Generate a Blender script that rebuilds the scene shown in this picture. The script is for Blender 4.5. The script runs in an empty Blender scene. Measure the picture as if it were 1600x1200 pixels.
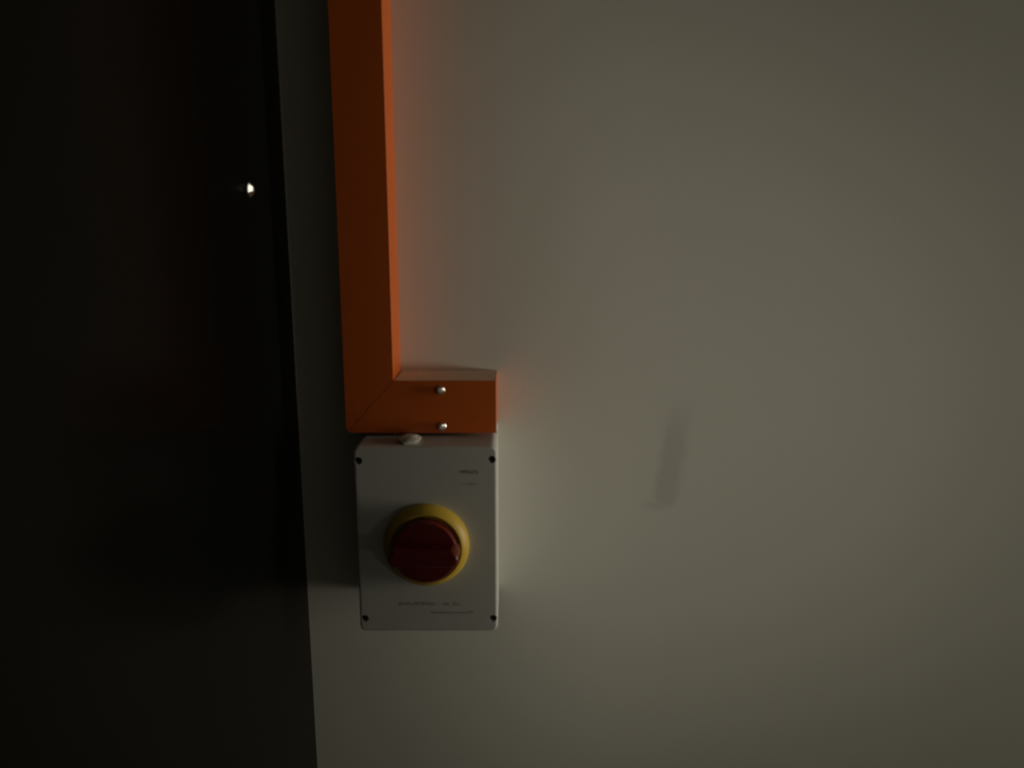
import bpy, bmesh, math, random
from mathutils import Vector, Matrix
random.seed(4)
sc = bpy.context.scene
C = sc.collection

# ------------------------------------------------------------------ camera, world, lamps, exposure
cam_d = bpy.data.cameras.new('camera')
cam_d.sensor_width = 36.0
cam_d.lens = 36.0 * 1202 / 1600
cam_d.clip_start = 0.01
cam_d.dof.use_dof = True
cam_d.dof.focus_distance = 1.05
cam_d.dof.aperture_fstop = 5.6
cam = bpy.data.objects.new('camera', cam_d)
C.objects.link(cam)
cam.location = (0.0, -0.72, 1.60)
cam.rotation_euler = (math.radians(90 - 11.2), 0, 0)
sc.camera = cam

world = bpy.data.worlds.new('world')
sc.world = world
world.use_nodes = True
world.node_tree.nodes['Background'].inputs[0].default_value = (0.01, 0.0095, 0.008, 1)
world.node_tree.nodes['Background'].inputs[1].default_value = 0.3

def spot(name, loc, target, energy, angle, blend, radius, color):
    l = bpy.data.lights.new(name, 'SPOT')
    l.energy = energy; l.spot_size = math.radians(angle); l.spot_blend = blend
    l.shadow_soft_size = radius; l.color = color
    o = bpy.data.objects.new(name, l); C.objects.link(o)
    o.location = loc
    o.rotation_euler = (Vector(target) - Vector(loc)).to_track_quat('-Z', 'Y').to_euler()
    return o

# Two unseen spots, added behind the camera on the right, make the key light and its spill.
# An added wall end cuts into them for the soft shade towards the left corner.
WARM = (1.0, 0.94, 0.76)
spot('key_beam', (2.30, -2.40, 1.18), (-0.03, 0.0, 1.446), 56.0, 18.4, 1.0, 0.17, WARM)
spot('key_spill', (2.30, -2.40, 1.18), (-0.03, 0.0, 1.446), 0.5, 150, 0.4, 0.17, WARM)
# unseen area lamp, added far right to rake the wall and brighten right-hand sides
rd = bpy.data.lights.new('rake_fill', 'AREA')
rd.shape = 'RECTANGLE'; rd.size = 0.5; rd.size_y = 2.0; rd.energy = 5.7; rd.color = WARM; rd.spread = math.radians(46)
rake = bpy.data.objects.new('rake_fill', rd); C.objects.link(rake)
rake.location = (4.15, -0.42, 1.50); rake.rotation_euler = (math.radians(90), 0, math.radians(90))
# unseen fill lamp, added for weak ambient light
fd = bpy.data.lights.new('fill_light', 'AREA')
fd.shape = 'RECTANGLE'; fd.size = 2.2; fd.size_y = 1.8; fd.energy = 2.2; fd.color = (1.0, 0.95, 0.80)
fill = bpy.data.objects.new('fill_light', fd); C.objects.link(fill)
fill.location = (1.9, -2.9, 1.40); fill.rotation_euler = (math.radians(90), 0, 0)

vs = sc.view_settings
vs.view_transform = 'Standard'
vs.look = 'None'
vs.gamma = 1.0
vs.use_curve_mapping = False
vs.exposure = 0.06

# ------------------------------------------------------------------ helpers
def obj(name, bm, mat, parent=None, smooth=False):
    me = bpy.data.meshes.new(name)
    bmesh.ops.recalc_face_normals(bm, faces=bm.faces)
    if smooth:
        for f in bm.faces: f.smooth = True
        for e in bm.edges:
            if len(e.link_faces) == 2 and e.calc_face_angle(0) > 0.62: e.smooth = False
    bm.to_mesh(me); bm.free()
    me.materials.append(mat)
    o = bpy.data.objects.new(name, me); C.objects.link(o)
    if parent:
        o.parent = parent
        # parts are modelled in room coordinates; only an Empty carries a location
        if parent.type == 'EMPTY': o.matrix_parent_inverse = Matrix.Translation(-Vector(parent.location))
    return o

def thing(name, label, cat, loc):
    o = bpy.data.objects.new(name, None); C.objects.link(o)
    o.location = loc; o.empty_display_size = 0.02
    o['label'] = label; o['category'] = cat
    return o

def struct(name, bm, mat):
    o = obj(name, bm, mat); o['kind'] = 'structure'
    return o

def bevel(bm, w, seg=2, edges=None):
    bmesh.ops.bevel(bm, geom=list(edges if edges is not None else bm.edges), offset=w, offset_type='OFFSET',
                    segments=seg, profile=0.5, affect='EDGES', clamp_overlap=True)

def box_bm(x0, x1, y0, y1, z0, z1):
    bm = bmesh.new()
    bmesh.ops.create_cube(bm, size=1.0)
    for v in bm.verts:
        v.co = Vector(((x0 + x1) / 2 + v.co.x * (x1 - x0), (y0 + y1) / 2 + v.co.y * (y1 - y0),
                       (z0 + z1) / 2 + v.co.z * (z1 - z0)))
    return bm

def prism_xz(pts, y0, y1):
    """outline in the wall plane, extruded off the wall"""
    bm = bmesh.new()
    vs_ = [bm.verts.new((x, y0, z)) for x, z in pts]
    f = bm.faces.new(vs_)
    r = bmesh.ops.extrude_face_region(bm, geom=[f])
    for v in r['geom']:
        if isinstance(v, bmesh.types.BMVert): v.co.y = y1
    return bm

def rrect(x0, x1, z0, z1, r, n=5):
    pts = []
    for cx, cz, a0 in ((x1 - r, z1 - r, 0), (x0 + r, z1 - r, 90), (x0 + r, z0 + r, 180), (x1 - r, z0 + r, 270)):
        for k in range(n + 1):
            a = math.radians(a0 + 90 * k / n)
            pts.append((cx + r * math.cos(a), cz + r * math.sin(a)))
    return pts

def lathe(cx, cz, prof, n=64):
    """prof: (radius, y) pairs, turned about an axis square to the wall"""
    bm = bmesh.new()
    rings = []
    for r, y in prof:
        if r < 1e-6:
            rings.append([bm.verts.new((cx, y, cz))])
        else:
            rings.append([bm.verts.new((cx + r * math.cos(2 * math.pi * k / n), y, cz + r * math.sin(2 * math.pi * k / n)))
                          for k in range(n)])
    for a, b in zip(rings, rings[1:]):
        for k in range(n):
            k2 = (k + 1) % n
            if len(a) == 1: bm.faces.new((a[0], b[k], b[k2]))
            elif len(b) == 1: bm.faces.new((a[k], a[k2], b[0]))
            else: bm.faces.new((a[k], a[k2], b[k2], b[k]))
    return bm

def cut(o, cutters):
    """boolean difference, applied"""
    for c in cutters:
        m = o.modifiers.new('cut', 'BOOLEAN'); m.operation = 'DIFFERENCE'; m.object = c; m.solver = 'EXACT'
    dg = bpy.context.evaluated_depsgraph_get()
    dg.update()
    me = bpy.data.meshes.new_from_object(o.evaluated_get(dg))
    o.modifiers.clear()
    o.data = me
    for c in cutters:
        bpy.data.objects.remove(c)

# ------------------------------------------------------------------ materials
def mat(name, col, rough=0.5, spec=0.5, metal=0.0, mottling=0.04, scale=30.0, bump=0.0, bump_scale=200.0):
    m = bpy.data.materials.new(name); m.use_nodes = True
    nt = m.node_tree; b = nt.nodes['Principled BSDF']
    b.inputs['Roughness'].default_value = rough
    b.inputs['Metallic'].default_value = metal
    b.inputs['Specular IOR Level'].default_value = spec
    tc = nt.nodes.new('ShaderNodeTexCoord')
    n = nt.nodes.new('ShaderNodeTexNoise'); n.inputs['Scale'].default_value = scale; n.inputs['Detail'].default_value = 4
    nt.links.new(tc.outputs['Object'], n.inputs['Vector'])
    mix = nt.nodes.new('ShaderNodeMix'); mix.data_type = 'RGBA'
    mix.inputs['A'].default_value = (*[c * (1 - mottling) for c in col], 1)
    mix.inputs['B'].default_value = (*[min(1, c * (1 + mottling)) for c in col], 1)
    nt.links.new(n.outputs['Fac'], mix.inputs['Factor'])
    nt.links.new(mix.outputs['Result'], b.inputs['Base Color'])
    if bump:
        n2 = nt.nodes.new('ShaderNodeTexNoise'); n2.inputs['Scale'].default_value = bump_scale
        nt.links.new(tc.outputs['Object'], n2.inputs['Vector'])
        bp = nt.nodes.new('ShaderNodeBump'); bp.inputs['Strength'].default_value = bump; bp.inputs['Distance'].default_value = 0.001
        nt.links.new(n2.outputs['Fac'], bp.inputs['Height']); nt.links.new(bp.outputs['Normal'], b.inputs['Normal'])
    return m

def wall_paint():
    m = mat('wall_paint', (0.74, 0.725, 0.665), rough=0.75, spec=0.25, mottling=0.025, scale=7.0, bump=0.12, bump_scale=35.0)
    nt = m.node_tree; b = nt.nodes['Principled BSDF']
    src = b.inputs['Base Color'].links[0].from_socket
    def M(op, a, c=None, d=None):
        n = nt.nodes.new('ShaderNodeMath'); n.operation = op
        for i, v in enumerate((a, c, d)):
            if v is None: continue
            if isinstance(v, (int, float)): n.inputs[i].default_value = v
            else: nt.links.new(v, n.inputs[i])
        return n.outputs[0]
    def SS(v, lo, hi):
        n = nt.nodes.new('ShaderNodeMapRange'); n.interpolation_type = 'SMOOTHSTEP'
        nt.links.new(v, n.inputs['Value'])
        n.inputs['From Min'].default_value = lo; n.inputs['From Max'].default_value = hi
        return n.outputs['Result']
    tc = nt.nodes.new('ShaderNodeTexCoord'); sp = nt.nodes.new('ShaderNodeSeparateXYZ')
    nz = nt.nodes.new('ShaderNodeTexNoise'); nz.inputs['Scale'].default_value = 60; nz.inputs['Detail'].default_value = 3
    nt.links.new(tc.outputs['Object'], nz.inputs['Vector'])
    nt.links.new(tc.outputs['Object'], sp.inputs[0])
    X, Z = sp.outputs[0], sp.outputs[2]
    wob = M('MULTIPLY', M('SUBTRACT', nz.outputs['Fac'], 0.5), 0.010)
    # an old grey rub mark on the paint: a slanted streak about 11 cm long and 2 cm wide, hooked at its foot
    u = M('SUBTRACT', Z, 1.335)
    cx = M('MULTIPLY_ADD', u, 0.125, 0.1495)
    v = M('ABSOLUTE', M('ADD', M('SUBTRACT', X, cx), wob))
    side = M('SUBTRACT', 1.0, SS(v, 0.005, 0.017))
    ends = M('MULTIPLY', SS(M('ADD', u, wob), -0.003, 0.004), M('SUBTRACT', 1.0, SS(u, 0.06, 0.118)))
    streak = M('MULTIPLY', side, ends)
    hx = M('MULTIPLY', M('SUBTRACT', X, 0.143), 45.0); hz = M('MULTIPLY', M('SUBTRACT', Z, 1.3355), 130.0)
    hook = M('SUBTRACT', 1.0, SS(M('SQRT', M('ADD', M('MULTIPLY', hx, hx), M('MULTIPLY', hz, hz))), 0.1, 1.0))
    mask = M('MULTIPLY', M('MAXIMUM', streak, M('MULTIPLY', hook, 0.8)), 0.62)
    mx = nt.nodes.new('ShaderNodeMix'); mx.data_type = 'RGBA'
    nt.links.new(mask, mx.inputs['Factor']); nt.links.new(src, mx.inputs['A'])
    mx.inputs['B'].default_value = (0.56, 0.545, 0.49, 1)
    nt.links.new(mx.outputs['Result'], b.inputs['Base Color'])
    return m

WALL = wall_paint()
PLASTER = mat('room_plaster', (0.42, 0.405, 0.37), 0.8, 0.2)
FLOOR = mat('floor_concrete', (0.16, 0.155, 0.145), 0.7, 0.3, mottling=0.2, scale=4)
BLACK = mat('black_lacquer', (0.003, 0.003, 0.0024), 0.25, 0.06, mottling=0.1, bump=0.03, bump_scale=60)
ORANGE = mat('orange_plastic', (0.66, 0.125, 0.011), 0.36, 0.6, mottling=0.03, scale=20)
GREY = mat('grey_plastic', (0.60, 0.60, 0.575), 0.45, 0.4, mottling=0.02, scale=60, bump=0.05, bump_scale=900)
YELLOW = mat('yellow_plastic', (0.60, 0.395, 0.04), 0.45, 0.5, mottling=0.05, scale=80)
RED = mat('red_plastic', (0.12, 0.006, 0.005), 0.30, 0.6, mottling=0.05, scale=80)
DARKSTEEL = mat('dark_steel', (0.03, 0.03, 0.03), 0.5, 0.4)
INK = mat('grey_print', (0.07, 0.07, 0.065), 0.6, 0.3)
FAINT = mat('faint_print', (0.30, 0.295, 0.27), 0.6, 0.3)
ZINC = mat('zinc_plating', (0.75, 0.73, 0.68), 0.22, 0.5, metal=1.0)
DUST = mat('grey_dust', (0.66, 0.58, 0.46), 0.95, 0.1, mottling=0.15, scale=120)
SEAL = mat('off_white_sealant', (0.62, 0.60, 0.52), 0.7, 0.3, mottling=0.08, scale=150)

# ------------------------------------------------------------------ the room
XL = -0.206
struct('wall_back', box_bm(XL - 0.10, 4.30, 0.0, 0.12, 0.0, 2.60), WALL)
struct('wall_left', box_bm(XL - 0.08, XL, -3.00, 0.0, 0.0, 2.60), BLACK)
struct('wall_right', box_bm(4.20, 4.32, -3.00, 0.0, 0.0, 2.60), PLASTER)
struct('shade_wall', box_bm(XL - 0.08, 1.015, -1.18, -1.10, 0.0, 2.60), PLASTER)  # unseen wall end, added to block the key light from the left corner
struct('wall_front', box_bm(XL - 0.10, 4.32, -3.12, -3.00, 0.0, 2.60), PLASTER)
struct('floor', box_bm(XL - 0.10, 4.32, -3.12, 0.12, -0.10, 0.0), FLOOR)
struct('ceiling', box_bm(XL - 0.10, 4.32, -3.12, 0.12, 2.60, 2.70), PLASTER)

# ------------------------------------------------------------------ orange trunking
T = thing('cable_trunking', 'L-shaped orange plastic cable trunking running down the pale wall to the grey switch box', 'trunking',
          (-0.127, 0.0, 1.4225))
TX0, TX1, TZ0, TZ1, TXE, TY = -0.1490, -0.1055, 1.4225, 1.4702, -0.0143, -0.050
g = 0.00014
bm = prism_xz([(TX0, 2.60), (TX0, TZ0 + 0.0045), (TX0 + 0.0005, TZ0 + 0.0025), (TX0 + 0.0013 - g, TZ0 + 0.0014 + g),
               (TX1 - g, TZ1 + g), (TX1, TZ1 + 2 * g), (TX1, 2.60)], 0.0, TY)
bevel(bm, 0.0011, 2)
obj('vertical_duct', bm, ORANGE, T)
bm = prism_xz([(TX0 + 0.0013 + g, TZ0 + 0.0013 - g), (TX0 + 0.0028, TZ0 + 0.0004), (TX0 + 0.005, TZ0), (TXE, TZ0), (TXE, TZ1),
               (TX1 + 2 * g, TZ1), (TX1 + g, TZ1 - g)], 0.0, TY)
bevel(bm, 0.0009, 2)
obj('horizontal_duct', bm, ORANGE, T)

# years of grey dust lying along the top of the level run
bm = bmesh.new()
n = 24
rows = []
for k in range(n + 1):
    x = TX1 + 0.0012 + (TXE - TX1 - 0.0022) * k / n
    rows.append([bm.verts.new((x, y, TZ1 + h)) for y, h in ((-0.0002, 0.0006), (-0.020, 0.0004 + 0.0002 * random.random()),
                                                          (-0.0475 - 0.0012 * random.random(), 0.0003), (-0.0488, -0.0001))])
for a_, b_ in zip(rows, rows[1:]):
    for j in range(3): bm.faces.new((a_[j], b_[j], b_[j + 1], a_[j + 1]))
obj('dust_layer', bm, DUST, T)['label'] = 'grey dust on the top of the level run'

def pan_screw(cx, cz, y, r, h, name, m, parent, turn=0.0, lean=0.0):
    """cross-recess pan head; lean: degrees it was driven askew towards +x"""
    prof = [(0, 0.0008), (r, 0.0008), (r, -h * 0.35), (r * 0.93, -h * 0.75), (r * 0.78, -h * 0.95), (r * 0.4, -h), (0, -h)]
    o = obj(name, lathe(0, 0, prof, 24), m, parent, smooth=True)
    cs = []
    for a in (turn, turn + 90):
        b = box_bm(-r * 0.55, r * 0.55, -0.0006, 0.0006, -0.0003, 0.0003)
        bmesh.ops.rotate(b, verts=b.verts, cent=(0, 0, 0), matrix=Matrix.Rotation(math.radians(a), 3, 'Y'))
        bmesh.ops.translate(b, verts=b.verts, vec=(0, -h, 0))
        cs.append(obj('cutter', b, m))
    if parent:
        for c in cs:
            c.parent = parent; c.matrix_parent_inverse = o.matrix_parent_inverse.copy()
    bpy.context.view_layer.update()
    cut(o, cs)
    o.data.transform(Matrix.Translation((cx, y, cz)) @ Matrix.Rotation(math.radians(lean), 4, 'Z'))
    return o

pan_screw(-0.0637, 1.4618, TY, 0.0041, 0.0022, 'screw', ZINC, T, 20, 20)
pan_screw(-0.0630, 1.4283, TY, 0.0041, 0.0022, 'screw', ZINC, T, 55, 23)

# ------------------------------------------------------------------ rotary isolator
BX0, BX1, BZ0, BZ1, BY = -0.1367, -0.0128, 1.2465, 1.4190, -0.083
S = thing('isolator_switch', 'grey plastic isolator box with red rotary knob on a yellow dial under the trunking', 'switch',
          (-0.0747, 0.0, BZ0))
bm = prism_xz(rrect(BX0 + 0.0008, BX1 - 0.0008, BZ0 + 0.0008, 1.4222, 0.005), 0.0, -0.0300)
obj('enclosure_base', bm, GREY, S)
bm = prism_xz(rrect(BX0, BX1, BZ0, BZ1, 0.0055, 6), -0.0305, BY)
bevel(bm, 0.0022, 3, [e for e in bm.edges if all(abs(v.co.y - BY) < 1e-6 for v in e.verts)])
lid = obj('lid', bm, GREY, S)
holes = [(-0.1323, 1.4065), (-0.0172, 1.4076), (-0.1320, 1.2592), (-0.0168, 1.2592)]
cut(lid, [obj('cutter', lathe(x, z, [(0, BY - 0.002), (0.0033, BY - 0.002), (0.0033, BY + 0.005), (0, BY + 0.005)], 20), GREY)
          for x, z in holes])
for k, (x, z) in enumerate(holes):
    pan_screw(x, z, BY + 0.0048, 0.0029, 0.0018, 'lid_screw', DARKSTEEL, S, 15 + 40 * k)

KX, KZ = -0.0747, 1.3305
# yellow collar: a raised ring with a sloping outer flank and a sunk inner step
bm = lathe(KX, KZ, [(0.0372, BY + 0.0005), (0.0374, BY - 0.0040), (0.0366, BY - 0.0065), (0.0322, BY - 0.0120), (0.0312, BY - 0.0123),
                    (0.0304, BY - 0.0118), (0.0300, BY - 0.0085), (0.0270, BY - 0.0080), (0.0268, BY + 0.0005), (0.0372, BY + 0.0005)], 96)
dial = obj('dial_collar', bm, YELLOW, S, smooth=True)
dial['label'] = 'yellow round collar'
# red knob: turned body with a raised bar grip across it
bm = lathe(KX, KZ, [(0, BY + 0.0003), (0.0255, BY + 0.0003), (0.0280, BY - 0.0140), (0.0280, BY - 0.0185), (0.0270, BY - 0.0202), (0.0, BY - 0.0210)], 72)
knob = obj('knob', bm, RED, S, smooth=True)
knob['label'] = 'dark red rotary knob'
grip_pts = []
for sx in (1, -1):
    for a in range(-90, 91, 30):
        ca, sa = math.cos(math.radians(a)), math.sin(math.radians(a))
        grip_pts.append((KX + sx * (0.0245 + 0.0060 * ca), KZ + sx * 0.0088 * sa))
bm = prism_xz(grip_pts, BY - 0.0150, BY - 0.0350)
for v in bm.verts:                       # the bar narrows towards its front
    t = (BY - 0.0150 - v.co.y) / 0.020
    v.co.z = KZ + (v.co.z - KZ) * (1 - 0.22 * t)
    v.co.x = KX + (v.co.x - KX) * (1 - 0.03 * t)
bevel(bm, 0.0020, 3, [e for e in bm.edges if all(abs(v.co.y - (BY - 0.0350)) < 1e-6 for v in e.verts)])
gr = obj('grip', bm, RED, knob)

# printing on the lid: a short dark maker's line top right, two rows of worn-down small print at the foot
def print_rows(name, m, rows, parent):
    bm = bmesh.new()
    for x0, x1, z, h, step in rows:
        x = x0
        while x < x1 - step * 0.3:
            w = step * random.uniform(0.45, 0.8)
            if random.random() < 0.86:
                kind = random.random()
                hh = h * random.uniform(0.75, 1.0)
                # each letter is a pair of strokes
                for (a0, a1, b0, b1) in ((0, 0.32, 0, 1), (0.32, 1, 0.72, 1) if kind < 0.5 else (0.32, 1, 0, 0.28)):
                    b = box_bm(x + w * a0, x + w * a1, BY - 0.00012, BY + 0.0001, z - h / 2 + hh * b0, z - h / 2 + hh * b1)
                    me = bpy.data.meshes.new('tmp'); b.to_mesh(me); b.free(); bm.from_mesh(me); bpy.data.meshes.remove(me)
            x += step
    return obj(name, bm, m, parent)
print_rows('maker_mark', INK, [(-0.0448, -0.0280, 1.3967, 0.0030, 0.0024)], S)['label'] = 'small dark printed mark'
for row in ((-0.0435, -0.0290, 1.3855, 0.0020, 0.0020), (-0.1000, -0.0460, 1.2737, 0.0034, 0.0030), (-0.0720, -0.0352, 1.2652, 0.0024, 0.0024)):
    print_rows('rating_print', FAINT, [row], S)['label'] = 'faint worn row of small print'

# ------------------------------------------------------------------ lump of sealant in the gap between the two
bm = bmesh.new()
bmesh.ops.create_icosphere(bm, subdivisions=4, radius=1.0)
from mathutils import noise
for v in bm.verts:
    n = noise.noise(v.co * 1.7 + Vector((3, 1, 8))) * 0.22 + noise.noise(v.co * 4.5) * 0.08
    p = v.co * (1 + n)
    v.co = Vector((-0.0905 + p.x * 0.0100, -0.0665 + p.y * 0.0115, 1.4212 + max(p.z, -0.55) * 0.0040))
se = obj('sealant_lump', bm, SEAL, smooth=True)
se['label'] = 'small off-white lump of sealant between orange trunking and grey switch box'
se['category'] = 'sealant'

# ------------------------------------------------------------------ shiny bolt on the black wall
B = thing('wall_bolt', 'tiny shiny metal bolt head on the black glossy left wall', 'bolt', (XL, -0.101, 1.6324))
def along_x(bm, loc):
    """turn a lathe built about Y (head towards -Y) so that its head points into the room from the left wall"""
    bmesh.ops.rotate(bm, verts=bm.verts, cent=(0, 0, 0), matrix=Matrix.Rotation(math.radians(90), 3, 'Z'))
    bmesh.ops.translate(bm, verts=bm.verts, vec=loc)
    return bm
BL = Vector((XL, -0.101, 1.6324))
obj('washer', along_x(lathe(0, 0, [(0, 0), (0.0062, 0), (0.0062, -0.0009), (0.0058, -0.0012), (0, -0.0012)], 40), BL), DARKSTEEL, B)
bm = lathe(0, 0, [(0, -0.0012), (0.0064, -0.0012), (0.0064, -0.0018), (0.0030, -0.0044), (0, -0.0047)], 6)
bmesh.ops.rotate(bm, verts=bm.verts, cent=(0, 0, 0), matrix=Matrix.Rotation(math.radians(30 + 8), 3, 'Y'))
obj('hex_head', along_x(bm, BL), ZINC, B)
